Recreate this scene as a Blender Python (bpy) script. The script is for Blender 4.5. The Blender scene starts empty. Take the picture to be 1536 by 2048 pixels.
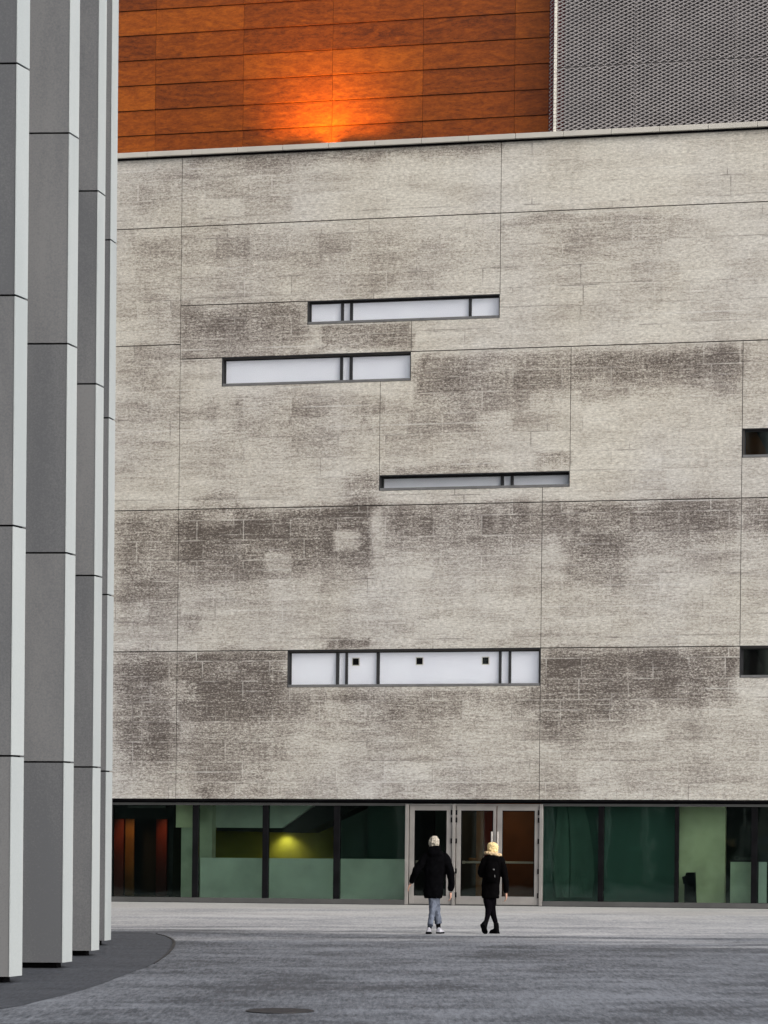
import bpy, bmesh, math, random
from mathutils import Vector, Matrix, noise
random.seed(7)
S = bpy.context.scene
COL = S.collection
PI = math.pi
# ------------------------------------------------------------------ camera
F = 6000.0; YH = 1643.0; ROLL = 0.0045; CAMZ = 2.0
cd = bpy.data.cameras.new('camera'); cam = bpy.data.objects.new('camera', cd); COL.objects.link(cam)
cam.matrix_world = Matrix.Translation((0, 0, CAMZ)) @ Matrix.Rotation(PI/2, 4, 'X') @ Matrix.Rotation(ROLL, 4, 'Z')
cd.sensor_fit = 'VERTICAL'; cd.sensor_height = 36; cd.lens = F/2048*36; cd.shift_y = (YH-1024)/2048
cd.clip_start = 0.5; cd.clip_end = 2000
S.camera = cam
def ray(px, py):
    x = px-768; y = py-YH; c, s = math.cos(ROLL), math.sin(ROLL)
    return Vector(((c*x+s*y)/F, 1.0, (s*x-c*y)/F))
def ground_at(px, py, z=0.0):
    d = ray(px, py); k = (z-CAMZ)/d.z
    return Vector((d.x*k, k, z))
# facade frame: local x along the wall, local y into the building, z up
TA = 0.2393; A = math.atan(TA); D0 = 72.0; LEAN = 0.0062
FM = Matrix.Translation((0, D0, 0)) @ Matrix.Rotation(-A, 4, 'Z')
FI = FM.inverted()
def uz(px, py, t=0.0):
    o = FI @ Vector((0, 0, CAMZ)); d = FI.to_3x3() @ ray(px, py)
    k = (t-o.y)/d.y; p = o+d*k
    return p.x-LEAN*p.z, p.z
def U(px, py, t=0.0): return uz(px, py, t)[0]
def Z(px, py, t=0.0): return uz(px, py, t)[1]
# ------------------------------------------------------------------ node helpers
class NT:
    def __init__(s, name):
        s.m = bpy.data.materials.new(name); s.m.use_nodes = True; s.t = s.m.node_tree
        s.t.nodes.clear(); s.out = s.n('ShaderNodeOutputMaterial')
    def n(s, typ, **kw):
        o = s.t.nodes.new(typ)
        for k, v in kw.items(): setattr(o, k, v)
        return o
    def l(s, a, b): s.t.links.new(a, b)
    def coord(s, kind='Object', scale=(1, 1, 1), loc=(0, 0, 0), rot=(0, 0, 0)):
        c = s.n('ShaderNodeTexCoord'); m = s.n('ShaderNodeMapping')
        m.inputs['Scale'].default_value = scale; m.inputs['Location'].default_value = loc; m.inputs['Rotation'].default_value = rot
        s.l(c.outputs[kind], m.inputs[0]); return m.outputs[0]
    def noise(s, vec, scale, detail=3, rough=.55, dist=0.0):
        n = s.n('ShaderNodeTexNoise'); n.inputs['Scale'].default_value = scale; n.inputs['Detail'].default_value = detail
        n.inputs['Roughness'].default_value = rough; n.inputs['Distortion'].default_value = dist
        s.l(vec, n.inputs['Vector']); return n.outputs['Fac']
    def math(s, op, a, b=None, clamp=False):
        n = s.n('ShaderNodeMath', operation=op); n.use_clamp = clamp
        for i, v in enumerate((a, b)):
            if v is None: continue
            if isinstance(v, (int, float)): n.inputs[i].default_value = v
            else: s.l(v, n.inputs[i])
        return n.outputs[0]
    def rng(s, v, a, b, c=0., d=1., clamp=True, smooth=False):
        n = s.n('ShaderNodeMapRange'); n.clamp = clamp
        if smooth: n.interpolation_type = 'SMOOTHSTEP'
        for i, x in enumerate((a, b, c, d)): n.inputs[i+1].default_value = x
        s.l(v, n.inputs[0]); return n.outputs[0]
    def mix(s, fac, a, b, mode='MIX'):
        n = s.n('ShaderNodeMix', data_type='RGBA', blend_type=mode)
        if isinstance(fac, (int, float)): n.inputs[0].default_value = fac
        else: s.l(fac, n.inputs[0])
        for i, v in ((6, a), (7, b)):
            if isinstance(v, (tuple, list)): n.inputs[i].default_value = (*v[:3], 1)
            else: s.l(v, n.inputs[i])
        return n.outputs[2]
    def grey(s, v):
        n = s.n('ShaderNodeCombineColor'); [s.l(v, n.inputs[i]) for i in range(3)]; return n.outputs[0]
    def bsdf(s, col, rough=.8, metal=0., spec=.5, bump=None, bstr=.2, bdist=.01):
        b = s.n('ShaderNodeBsdfPrincipled')
        for nm, v in (('Base Color', col), ('Roughness', rough), ('Metallic', metal), ('Specular IOR Level', spec)):
            if isinstance(v, (tuple, list)): b.inputs[nm].default_value = (*v[:3], 1)
            elif isinstance(v, (int, float)): b.inputs[nm].default_value = v
            else: s.l(v, b.inputs[nm])
        if bump is not None:
            n = s.n('ShaderNodeBump'); n.inputs['Strength'].default_value = bstr; n.inputs['Distance'].default_value = bdist
            s.l(bump, n.inputs['Height']); s.l(n.outputs[0], b.inputs['Normal'])
        s.l(b.outputs[0], s.out.inputs[0]); return b
def simple(name, col, rough=.6, metal=0., var=.15, scale=3., spec=.5, bump=0.):
    k = NT(name); v = k.coord(); f = k.noise(v, scale, 4)
    c = k.mix(k.rng(f, .3, .7), tuple(x*(1-var) for x in col), tuple(min(1, x*(1+var)) for x in col))
    k.bsdf(c, rough, metal, spec, f if bump else None, bump, .01); return k.m
def brick(k, vec, w, h, off=.5, mortar=.012, freq=2, sq=1., sqf=2):
    b = k.n('ShaderNodeTexBrick'); b.offset = off; b.offset_frequency = freq; b.squash = sq; b.squash_frequency = sqf
    b.inputs['Color1'].default_value = (0, 0, 0, 1); b.inputs['Color2'].default_value = (1, 1, 1, 1); b.inputs['Mortar'].default_value = (.5, .5, .5, 1)
    b.inputs['Scale'].default_value = 1.; b.inputs['Mortar Size'].default_value = mortar; b.inputs['Mortar Smooth'].default_value = .3
    b.inputs['Brick Width'].default_value = w; b.inputs['Row Height'].default_value = h
    k.l(vec, b.inputs['Vector']); return b
# ---- stone
def stone_mat():
    k = NT('stone')
    # wall plane x,z -> x,y
    base = k.coord('Object', rot=(PI/2, 0, 0))   # (x, z) in the brick plane
    att = k.n('ShaderNodeAttribute', attribute_name='dirt').outputs['Fac']
    # slightly wavy vector so block edges are not ruler-straight
    b1 = brick(k, base, 1.18, .49, .37, .017, 2, .72, 3)
    b2 = brick(k, k.coord('Object', rot=(PI/2, 0, 0), loc=(.3, .13, 0)), .83, .245, .43, .012, 3, 1.4, 2)
    sep = lambda o: o
    v1 = k.rng(b1.outputs['Color'], 0, 1, -.5, .5, False)
    v2 = k.rng(b2.outputs['Color'], 0, 1, -.5, .5, False)
    big = k.noise(k.coord('Object', scale=(.35, .35, .9)), 1.0, 5, .6, .3)
    mid = k.noise(k.coord('Object', scale=(.55, 1, 3.4)), 1.3, 6, .72, .5)
    fine = k.noise(k.coord('Object', scale=(1.1, 3, 10)), 2.4, 5, .80, .3)
    grain = k.noise(k.coord('Object', scale=(1, 1, 1.9)), 12, 3, .85)
    a = k.math('ADD', k.math('MULTIPLY', att, .92), .07)
    d = k.math('ADD', a, k.math('MULTIPLY', k.math('SUBTRACT', big, .5), .6))
    d = k.math('ADD', d, k.math('MULTIPLY', k.math('SUBTRACT', mid, .5), .95))
    amt = k.math('ADD', k.math('MULTIPLY', att, .22), .14)
    d = k.math('ADD', d, k.math('MULTIPLY', v1, amt))
    d = k.math('ADD', d, k.math('MULTIPLY', v2, k.math('MULTIPLY', amt, .3)))
    d = k.math('ADD', d, k.math('MULTIPLY', k.math('SUBTRACT', fine, .5), k.math('ADD', k.math('MULTIPLY', att, 1.7), .62)))
    d = k.math('ADD', d, k.math('MULTIPLY', k.math('SUBTRACT', grain, .5), k.math('ADD', k.math('MULTIPLY', att, 2.6), .7)))
    drip = k.noise(k.coord('Object', scale=(1.9, 1, .30), loc=(2, 0, 8)), 1.0, 2, .5)
    d = k.math('ADD', d, k.math('MULTIPLY', k.math('SUBTRACT', drip, .5), k.math('ADD', k.math('MULTIPLY', att, .6), .1)))
    spk = k.noise(k.coord('Object', scale=(1, 1, 1.6), loc=(7, 1, 1)), 21, 2, .9)
    d = k.math('ADD', d, k.math('MULTIPLY', k.math('SUBTRACT', spk, .5), k.math('ADD', k.math('MULTIPLY', att, 2.4), .6)))
    d = k.rng(d, -.02, 1.16)
    cr = k.n('ShaderNodeValToRGB'); e = cr.color_ramp.elements
    e[0].position = 0; e[0].color = (.565, .538, .472, 1); e[1].position = 1; e[1].color = (.092, .076, .064, 1)
    x = e.new(.28); x.color = (.435, .402, .345, 1); x = e.new(.58); x.color = (.235, .205, .175, 1)
    k.l(d, cr.inputs[0])
    c = cr.outputs[0]
    # block edges: pale mortar, broken up by noise
    brk = k.rng(k.noise(k.coord('Object', loc=(5, 0, 2)), 1.1, 4, .7), .44, .62)
    m1 = k.math('MULTIPLY', b1.outputs['Fac'], k.math('MULTIPLY', brk, .62))
    c = k.mix(m1, c, (.56, .53, .47))
    brk2 = k.rng(k.noise(k.coord('Object', loc=(9, 0, 7)), .9, 4, .7), .50, .64)
    c = k.mix(k.math('MULTIPLY', b2.outputs['Fac'], k.math('MULTIPLY', brk2, .48)), c, (.58, .55, .49))
    brk3 = k.rng(k.noise(k.coord('Object', loc=(1, 0, 17)), .8, 4, .7), .52, .64)
    c = k.mix(k.math('MULTIPLY', b1.outputs['Fac'], k.math('MULTIPLY', brk3, .6)), c, (.13, .11, .10))
    # long straight course lines, pale, fading in and out
    sz = k.n('ShaderNodeSeparateXYZ'); k.l(k.coord('Object'), sz.inputs[0])
    for ph, msk, colr, am in ((.0, 11, (.60, .58, .53), .55), (.21, 31, (.10, .085, .075), .40)):
        fr = k.math('FRACT', k.math('MULTIPLY', k.math('ADD', sz.outputs[2], ph), 1/.49))
        ln = k.rng(k.math('ABSOLUTE', k.math('SUBTRACT', fr, .5)), .022, .040, 1, 0)
        mk = k.rng(k.noise(k.coord('Object', scale=(.35, 1, 2.2), loc=(msk, 0, msk)), 1., 4, .6), .53, .62)
        c = k.mix(k.math('MULTIPLY', k.math('MULTIPLY', ln, mk), am), c, colr)
    # cool grey drift low down on the wall, warm at the top
    hue = k.noise(k.coord('Object', loc=(3, 0, 3)), .22, 3)
    c = k.mix(k.rng(hue, .42, .62, 0, .5), c, (.93, .95, 1.04), 'MULTIPLY')
    sp = k.noise(k.coord('Object', scale=(1, 1, 2.8), loc=(4, 4, 4)), 9, 3, .8)
    c = k.mix(1., c, k.grey(k.rng(sp, .3, .7, .66, 1.30)), 'MULTIPLY')
    low = k.rng(sz.outputs[2], 3.0, 12.0, .75, 0)
    c = k.mix(low, c, (.90, .925, .97), 'MULTIPLY')
    # small dark holes
    vo = k.n('ShaderNodeTexVoronoi'); vo.inputs['Scale'].default_value = .55; k.l(k.coord('Object'), vo.inputs['Vector'])
    hole = k.rng(vo.outputs['Distance'], .010, .022, .6, 0)
    c = k.mix(hole, c, (.05, .045, .04))
    k.bsdf(c, .9, 0, .25, fine, .25, .012)
    return k.m
def ground_mat():
    k = NT('paving')
    P = k.n('ShaderNodeTexCoord').outputs['Object']
    sx = k.n('ShaderNodeSeparateXYZ'); k.l(P, sx.inputs[0])
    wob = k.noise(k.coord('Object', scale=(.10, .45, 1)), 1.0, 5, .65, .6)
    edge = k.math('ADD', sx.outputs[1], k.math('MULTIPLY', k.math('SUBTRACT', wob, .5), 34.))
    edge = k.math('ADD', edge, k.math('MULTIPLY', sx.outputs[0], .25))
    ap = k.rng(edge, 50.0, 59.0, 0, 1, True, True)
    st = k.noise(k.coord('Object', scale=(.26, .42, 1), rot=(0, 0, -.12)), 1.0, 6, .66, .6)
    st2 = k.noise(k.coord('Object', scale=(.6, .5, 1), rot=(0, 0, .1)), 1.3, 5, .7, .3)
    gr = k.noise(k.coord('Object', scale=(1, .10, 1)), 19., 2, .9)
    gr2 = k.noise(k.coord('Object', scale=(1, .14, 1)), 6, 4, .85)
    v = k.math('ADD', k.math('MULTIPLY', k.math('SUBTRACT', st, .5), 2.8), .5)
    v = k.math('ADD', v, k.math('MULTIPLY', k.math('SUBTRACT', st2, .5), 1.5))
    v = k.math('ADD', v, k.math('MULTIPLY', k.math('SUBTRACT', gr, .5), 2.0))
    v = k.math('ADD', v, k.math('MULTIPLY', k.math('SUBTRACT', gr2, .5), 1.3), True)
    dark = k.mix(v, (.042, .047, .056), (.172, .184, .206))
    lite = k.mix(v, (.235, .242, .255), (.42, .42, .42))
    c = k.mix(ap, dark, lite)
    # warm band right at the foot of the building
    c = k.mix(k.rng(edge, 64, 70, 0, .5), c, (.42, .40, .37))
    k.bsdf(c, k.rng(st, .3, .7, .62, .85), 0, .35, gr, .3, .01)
    return k.m
def dark_paving_mat():
    k = NT('dark_paving')
    st = k.noise(k.coord('Object', scale=(.2, .9, 1)), 1.2, 5, .6)
    gr = k.noise(k.coord('Object', scale=(1, .12, 1)), 17., 3, .85)
    v = k.math('ADD', st, k.math('MULTIPLY', k.math('SUBTRACT', gr, .5), 1.8), True)
    k.bsdf(k.mix(v, (.022, .025, .030), (.070, .076, .090)), .75, 0, .3, gr, .3, .01); return k.m
def wood_mat():
    k = NT('wood_panel')
    pv = k.n('ShaderNodeAttribute', attribute_name='pv').outputs['Fac']
    off = k.n('ShaderNodeCombineXYZ'); k.l(k.math('MULTIPLY', pv, 37.), off.inputs[0]); k.l(k.math('MULTIPLY', pv, 91.), off.inputs[2])
    def vec(sc):
        a = k.n('ShaderNodeVectorMath', operation='ADD'); k.l(k.coord('Object', scale=sc), a.inputs[0]); k.l(off.outputs[0], a.inputs[1]); return a.outputs[0]
    g = k.noise(vec((.9, 1, 3.0)), 1.9, 7, .70, 1.6)
    w = k.n('ShaderNodeTexWave'); w.bands_direction = 'Z'; w.inputs['Scale'].default_value = .9; w.inputs['Distortion'].default_value = 22
    w.inputs['Detail'].default_value = 5; w.inputs['Detail Scale'].default_value = 1.1; k.l(vec((.55, 1, 1.3)), w.inputs['Vector'])
    f = k.noise(vec((1.3, 1, 4)), 9, 4, .8)
    v = k.math('ADD', k.math('MULTIPLY', k.math('SUBTRACT', g, .5), .85), k.math('MULTIPLY', k.math('SUBTRACT', w.outputs['Fac'], .5), .13))
    v = k.math('ADD', v, k.math('MULTIPLY', k.math('SUBTRACT', f, .5), 1.1))
    v = k.math('ADD', v, k.math('ADD', .42, k.math('MULTIPLY', k.math('SUBTRACT', pv, .5), .32)), True)
    cr = k.n('ShaderNodeValToRGB'); e = cr.color_ramp.elements
    e[0].position = 0; e[0].color = (.065, .012, .0012, 1); e[1].position = 1; e[1].color = (.45, .115, .006, 1)
    x = e.new(.45); x.color = (.225, .048, .0030, 1)
    k.l(v, cr.inputs[0])
    k.bsdf(cr.outputs[0], .5, 0, .3, g, .1, .01); return k.m
def glass_mat(name, tint, refl=.05, wav=.0):
    k = NT(name)
    tr = k.n('ShaderNodeBsdfTransparent'); tr.inputs[0].default_value = (*[x**.5 for x in tint], 1)
    gl = k.n('ShaderNodeBsdfGlossy'); gl.inputs['Roughness'].default_value = .03; gl.inputs[0].default_value = (.8, .95, .9, 1)
    if wav:
        n = k.n('ShaderNodeBump'); n.inputs['Strength'].default_value = wav; n.inputs['Distance'].default_value = .03
        k.l(k.noise(k.coord('Object'), .8, 2), n.inputs['Height']); k.l(n.outputs[0], gl.inputs['Normal'])
    fr = k.n('ShaderNodeFresnel'); fr.inputs[0].default_value = 1.45
    fac = k.math('MULTIPLY', fr.outputs[0], refl/.034)
    mx = k.n('ShaderNodeMixShader'); k.l(fac, mx.inputs[0]); k.l(tr.outputs[0], mx.inputs[1]); k.l(gl.outputs[0], mx.inputs[2])
    k.l(mx.outputs[0], k.out.inputs[0]); return k.m
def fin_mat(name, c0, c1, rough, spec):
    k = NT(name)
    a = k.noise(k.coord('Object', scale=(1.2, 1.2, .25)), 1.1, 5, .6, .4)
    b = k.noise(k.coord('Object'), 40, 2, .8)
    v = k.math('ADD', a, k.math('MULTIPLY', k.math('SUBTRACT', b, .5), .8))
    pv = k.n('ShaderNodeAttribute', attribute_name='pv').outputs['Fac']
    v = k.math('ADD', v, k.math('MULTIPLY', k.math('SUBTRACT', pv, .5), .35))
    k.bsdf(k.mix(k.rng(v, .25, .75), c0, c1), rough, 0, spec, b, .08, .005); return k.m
def emis(name, col, s):
    k = NT(name); e = k.n('ShaderNodeEmission'); e.inputs[0].default_value = (*col, 1); e.inputs[1].default_value = s
    k.l(e.outputs[0], k.out.inputs[0]); return k.m
M = dict(
    stone=stone_mat(), ground=ground_mat(), dark_paving=dark_paving_mat(), wood=wood_mat(),
    joint=simple('joint', (.055, .05, .045), .9),
    cap=simple('cap_metal', (.47, .445, .395), .55, 0, .08, 1.5),
    black=simple('black_gap', (.006, .006, .007), .9, 0, .3, 3, .05),
    dframe=simple('dark_frame', (.026, .026, .028), .6, 0, .2, 4, .2),
    sillm=simple('sill_metal', (.13, .13, .13), .45, 0, .2, 4),
    alu=simple('aluminium', (.29, .275, .26), .42, .35, .14, 2.5),
    steel=simple('steel', (.62, .58, .54), .3, .7, .1, 4),
    rail=simple('rail', (.07, .07, .068), .5, .1, .15, 2),
    
    mesh=simple('mesh_metal', (.265, .245, .24), .6, .0, .12, 2),
    meshedge=simple('mesh_edge', (.72, .68, .60), .5, .1, .1, 6),
    core=simple('core', (.075, .07, .07), .9),
    screen=simple('screen_backing', (.085, .078, .080), .9, 0, .3, 1),
    glassg=glass_mat('green_glass', (.54, .67, .60), .024, .3),
    glassd=glass_mat('door_glass', (.55, .58, .52), .03, .1),
    glassw=glass_mat('window_glass', (.98, .98, .99), .02),
    glassk=glass_mat('dark_glass', (.35, .34, .33), .03),
    iwall=simple('pale_interior', (.54, .54, .44), .7, 0, .25, 1.4),
    ipale=simple('pale_green_wall', (.78, .72, .50), .7, 0, .2, 1.4),
    ilow=simple('low_wall_paint', (.66, .66, .61), .6, 0, .2, .9),
    iyel=simple('ochre_wall', (.34, .30, .05), .8, 0, .15, 1.5),
    idark=simple('dark_interior', (.010, .011, .011), .8, 0, .3, 1.),
    iteal=simple('teal_screen', (.036, .088, .074), .6, 0, .14, .5),
    iteal2=simple('teal_wall', (.085, .13, .118), .7, 0, .25, .8),
    irefl=simple('reflection_sheet', (.075, .13, .11), .8, 0, .12, 2),
    ired=simple('red_panel', (.16, .015, .004), .6, 0, .2, 2),
    ibrown=simple('brown_panel', (.26, .115, .02), .6, 0, .25, 1.5),
    ibrown2=simple('chestnut_panel', (.17, .050, .013), .6, 0, .25, 1.5),
    imaroon=simple('maroon_panel', (.16, .012, .010), .6, 0, .2, 1.5),
    ifloor=simple('interior_floor', (.17, .15, .12), .5, 0, .2, 1.),
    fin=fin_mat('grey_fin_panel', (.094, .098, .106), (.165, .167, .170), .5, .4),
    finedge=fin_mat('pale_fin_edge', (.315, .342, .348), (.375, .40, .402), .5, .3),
    bin=simple('black_plastic', (.004, .004, .005), .8, 0, .2, 3, .05),
    iron=simple('cast_iron', (.012, .012, .014), .6, .2, .4, 14),
    coat=simple('black_coat', (.002, .002, .0025), .95, 0, .3, 12, .02),
    coat2=simple('black_wool', (.002, .0018, .002), .95, 0, .3, 14, .02),
    jeans=simple('faded_jeans', (.105, .12, .155), .9, 0, .45, 7, .1),
    legging=simple('black_legging', (.0025, .002, .003), .95, 0, .3, 9, .02),
    shoe=simple('pale_shoe', (.36, .36, .40), .7, 0, .25, 14),
    sole=simple('black_sole', (.003, .003, .0035), .9, 0, .2, 3, .02),
    skin=simple('skin', (.52, .29, .21), .6, 0, .08, 20),
    fur=simple('fur', (.50, .37, .22), .95, 0, .3, 40, .1, .6),
    refl=simple('silver_tag', (.12, .12, .12), .5, .2),
    text=simple('lettering', (.75, .8, .8), .5),
)
def blind_mat(es):
    k = NT('blind'); f = k.noise(k.coord(), .8, 3); b = k.bsdf(k.mix(k.rng(f, .3, .7), (.88, .87, .92), (.93, .92, .96)), .55)
    b.inputs['Emission Color'].default_value = (.95, .92, 1, 1); b.inputs['Emission Strength'].default_value = es; return k.m
M['blind'] = blind_mat(.075); M['noglow_blind'] = blind_mat(0.)   # faint glow added to brighten the blinds; one window's copy has none
def hair_mat(name, a, b):
    k = NT(name); n = k.noise(k.coord('Object', scale=(60, 60, 9)), 1.2, 4, .7, 1.)
    k.bsdf(k.mix(k.rng(n, .3, .7), a, b), .6, 0, .35, n, .6, .01); return k.m
M['hairw'] = hair_mat('white_hair', (.22, .19, .15), (.50, .46, .38))
M['hairb'] = hair_mat('blonde_hair', (.50, .33, .12), (.95, .76, .40))
# ------------------------------------------------------------------ object helpers
def tag(o, label=None, cat=None, group=None, kind=None):
    for k, v in (('label', label), ('category', cat), ('group', group), ('kind', kind)):
        if v: o[k] = v
    return o
def empty(name, loc=(0, 0, 0), mat=None):
    o = bpy.data.objects.new(name, None); COL.objects.link(o); o.empty_display_size = .3
    if mat is not None: o.matrix_world = mat
    else: o.location = loc
    return o
class MB:
    def __init__(s, lean=0.0): s.v = []; s.f = []; s.a = {}; s.lean = lean
    def add(s, verts, faces, pv=None):
        b = len(s.v); s.v += [(x+s.lean*z, y, z) for x, y, z in verts]; s.f += [tuple(b+i for i in f) for f in faces]
        if pv is not None: s.a.update({b+i: pv for i in range(len(verts))})
    def box(s, x0, x1, y0, y1, z0, z1, pv=None):
        s.add([(x0, y0, z0), (x1, y0, z0), (x1, y1, z0), (x0, y1, z0), (x0, y0, z1), (x1, y0, z1), (x1, y1, z1), (x0, y1, z1)],
              [(0, 1, 5, 4), (1, 2, 6, 5), (2, 3, 7, 6), (3, 0, 4, 7), (4, 5, 6, 7), (3, 2, 1, 0)], pv)
    def prism(s, poly, y0, y1):   # polygon in x,z extruded along y
        n = len(poly)
        s.add([(x, y0, z) for x, z in poly]+[(x, y1, z) for x, z in poly],
              [tuple(range(n)), tuple(range(2*n-1, n-1, -1))]+[(i, i+n, (i+1) % n+n, (i+1) % n) for i in range(n)])
    def build(s, name, mat, parent=None, smooth=False, bevel=0):
        me = bpy.data.meshes.new(name); me.from_pydata(s.v, [], s.f)
        if s.a:
            at = me.attributes.new('pv', 'FLOAT', 'POINT')
            at.data.foreach_set('value', [s.a.get(i, .5) for i in range(len(s.v))])
        bm = bmesh.new(); bm.from_mesh(me); bmesh.ops.recalc_face_normals(bm, faces=bm.faces); bm.to_mesh(me); bm.free()
        me.materials.append(mat if not isinstance(mat, str) else M[mat])
        if smooth: me.polygons.foreach_set('use_smooth', [True]*len(me.polygons))
        o = bpy.data.objects.new(name, me); COL.objects.link(o)
        if parent: o.parent = parent
        if bevel:
            m = o.modifiers.new('bevel', 'BEVEL'); m.width = bevel; m.segments = 2; m.limit_method = 'ANGLE'
        return o
# ------------------------------------------------------------------ stone building
B = empty('stone_building', mat=FM)
tag(B, 'broad pale limestone building with strip windows, glazed ground floor and orange wood top storey', 'building')
def avg(*a): return sum(a)/len(a)
zT = avg(Z(236, 321), Z(1536, 254)); z1 = avg(Z(235, 462), Z(1003, 424), Z(1536, 402))
z3 = avg(Z(364, 718), Z(820, 703), Z(1536, 680)); z4 = avg(Z(228, 1022), Z(700, 1013), Z(1085, 1003), Z(1536, 995))
z5 = avg(Z(228, 1303), Z(575, 1301), Z(1080, 1297), Z(1480, 1292)); zB = avg(Z(222, 1597), Z(1536, 1600))
u1 = avg(U(364, 320), U(352, 1597)); u2 = avg(U(1003, 280), U(1000, 588)); u3 = avg(U(825, 645), U(820, 705))
u4 = avg(U(762, 770), U(757, 950)); u5 = avg(U(1144, 690), U(1138, 942)); u6 = avg(U(1086, 975), U(1077, 1597)); u7 = avg(U(1487, 680), U(1479, 1295))
UL, UR = -21.0, 22.0
def wrect(x0, x1, yt0, yt1, yb0, yb1):   # px corners: left/right x, top-left y, top-right y, bottom-left, bottom-right
    return [U(x0, (yt0+yb0)/2), U(x1, (yt1+yb1)/2), avg(Z(x0, yb0), Z(x1, yb1)), avg(Z(x0, yt0), Z(x1, yt1))]
W1 = wrect(615, 998, 602, 588, 650, 635); W2 = wrect(444, 821, 718, 704, 774, 760)
W3 = wrect(757, 1139, 950, 942, 983, 972); W4 = wrect(575, 1079, 1302, 1298, 1375, 1371)
W5 = wrect(1486, 1790, 860, 846, 917, 906); W6 = wrect(1480, 1790, 1296, 1294, 1355, 1354)
W2[3] = z3; W2[1] = u3; W4[3] = z5; W4[1] = u6; W3[0] = u4; W3[1] = u5; W1[1] = u2; W5[0] = u7; W6[0] = u7; W6[3] = z5
WINS = [W1, W2, W3, W4, W5, W6]
zl2 = avg(Z(232, 692), Z(360, 690)); zl1b = avg(Z(364, 612), Z(615, 602))
JH = [(UL, UR, z1), (UL, u1, zl2), (u1, W1[0], zl1b), (u1, UR, z3), (UL, UR, z4), (UL, UR, z5)]
JV = [(u1, zB, zT), (u2, W1[3], zT), (u3, z3, W1[2]), (u4, W3[3], W2[2]), (u5, W3[3], z3), (u6, zB, W3[2]), (u7, z4, z3), (u7, z5, z4)]
G = .012
# dirt map: blobs in photo pixels turned into wall coordinates
BL = [ # x0,y0,x1,y1, amount, softness(px)
 (380,292,1010,322,.42,8),(236,330,600,455,.36,40),(600,310,900,380,.18,40),(236,460,1003,600,.40,45),(236,600,360,690,.30,25),
 (1003,425,1420,455,.38,12),(1090,450,1340,530,.26,30),(364,612,615,700,.62,14),(640,645,824,700,.62,8),(364,700,640,716,.3,8),
 (1003,470,1536,680,.14,50),(820,702,1480,770,.52,16),(820,750,1144,830,.50,30),(1144,700,1480,790,.42,18),(600,790,1000,930,.34,40),
 (364,780,640,960,.38,45),(236,700,360,960,.34,35),(690,940,756,1010,.62,14),(395,985,470,1012,.55,9),(1070,905,1142,940,.5,10),
 (760,930,1010,945,.45,5),(228,1024,352,1240,.66,30),(356,1018,560,1110,.98,14),(560,1014,750,1120,.90,16),(356,1090,560,1200,.62,26),
 (560,1100,760,1180,.42,24),(764,1008,1080,1110,.72,26),(1086,1000,1480,1080,.70,20),(1130,1070,1260,1180,.62,20),(1260,1060,1480,1110,.4,22),
 (1484,1000,1700,1090,.6,22),(364,1230,400,1270,.5,10),(650,1278,740,1296,.75,5),(800,1284,860,1296,.5,5),(440,1280,480,1297,.4,6),(270,1280,300,1297,.4,6),
 (228,1305,352,1560,.74,24),(356,1305,574,1420,.90,14),(356,1400,574,1570,.55,30),(575,1378,1078,1450,.52,18),(1040,1378,1076,1420,.4,7),
 (1084,1300,1260,1440,.80,14),(1260,1296,1478,1400,.78,14),(1084,1420,1170,1510,.5,16),(1260,1380,1478,1440,.35,18),(1170,1400,1300,1470,.3,18),
 (1360,1555,1530,1590,.3,12),(1240,1570,1290,1590,.35,8),(380,1580,430,1597,.4,7),(560,1420,900,1540,.2,50),(350,1540,560,1597,.25,20),
 (842,700,850,790,.5,5),(905,705,913,770,.35,4),(560,1020,568,1090,.4,4),(725,780,733,870,.35,5),(1150,1030,1160,1120,.4,5),(1108,1400,1116,1500,.4,5),(470,790,478,870,.35,5),(1050,330,1058,400,.2,4),(1230,1020,1238,1110,.35,4),(300,1060,308,1180,.35,5),(950,1385,958,1450,.3,4),(780,1385,788,1440,.3,4),
 (1150,700,1480,740,.2,14),(1480,870,1536,1000,.12,20),(1480,700,1700,850,.3,30)]
NEG = [(745,1015,758,1140,.8,3),(670,1062,715,1100,.75,3),(527,1105,585,1145,.55,3),(400,1026,465,1055,.45,3),(437,780,452,850,.5,5),(668,780,682,870,.4,5),
 (812,765,826,820,.5,4),(575,360,605,385,.3,3),(622,1385,632,1425,.5,3),(654,1385,664,1425,.5,3),(1130,1010,1142,1075,.3,3),(1480,1300,1486,1440,.5,4),
 (1480,1010,1490,1110,.5,4),(990,1012,998,1060,.35,2),(560,335,660,390,.2,4),(1475,1360,1520,1400,.3,5)]
def cv(b):
    x0, y0, x1, y1, am, s = b
    ua, zb = uz(x0, (y0+y1)/2)[0], uz((x0+x1)/2, y1)[1]; ub, za = uz(x1, (y0+y1)/2)[0], uz((x0+x1)/2, y0)[1]
    return ua, ub, zb, za, am, s/83.*(1.6 if s >= 12 else 1.)
BLc = [cv(b) for b in BL]; NGc = [cv(b) for b in NEG]
def sst(x): x = max(0., min(1., x)); return x*x*(3-2*x)
def blob(b, u, z):
    ua, ub, zb, za, am, s = b
    if u < ua-s or u > ub+s or z < zb-2*s or z > za+s: return 0.
    return am*sst((u-ua)/s*.5+.5)*sst((ub-u)/s*.5+.5)*sst((z-zb)/(s*2.0)*.5+.5)*sst((za-z)/(s*.6)*.5+.5)
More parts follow.
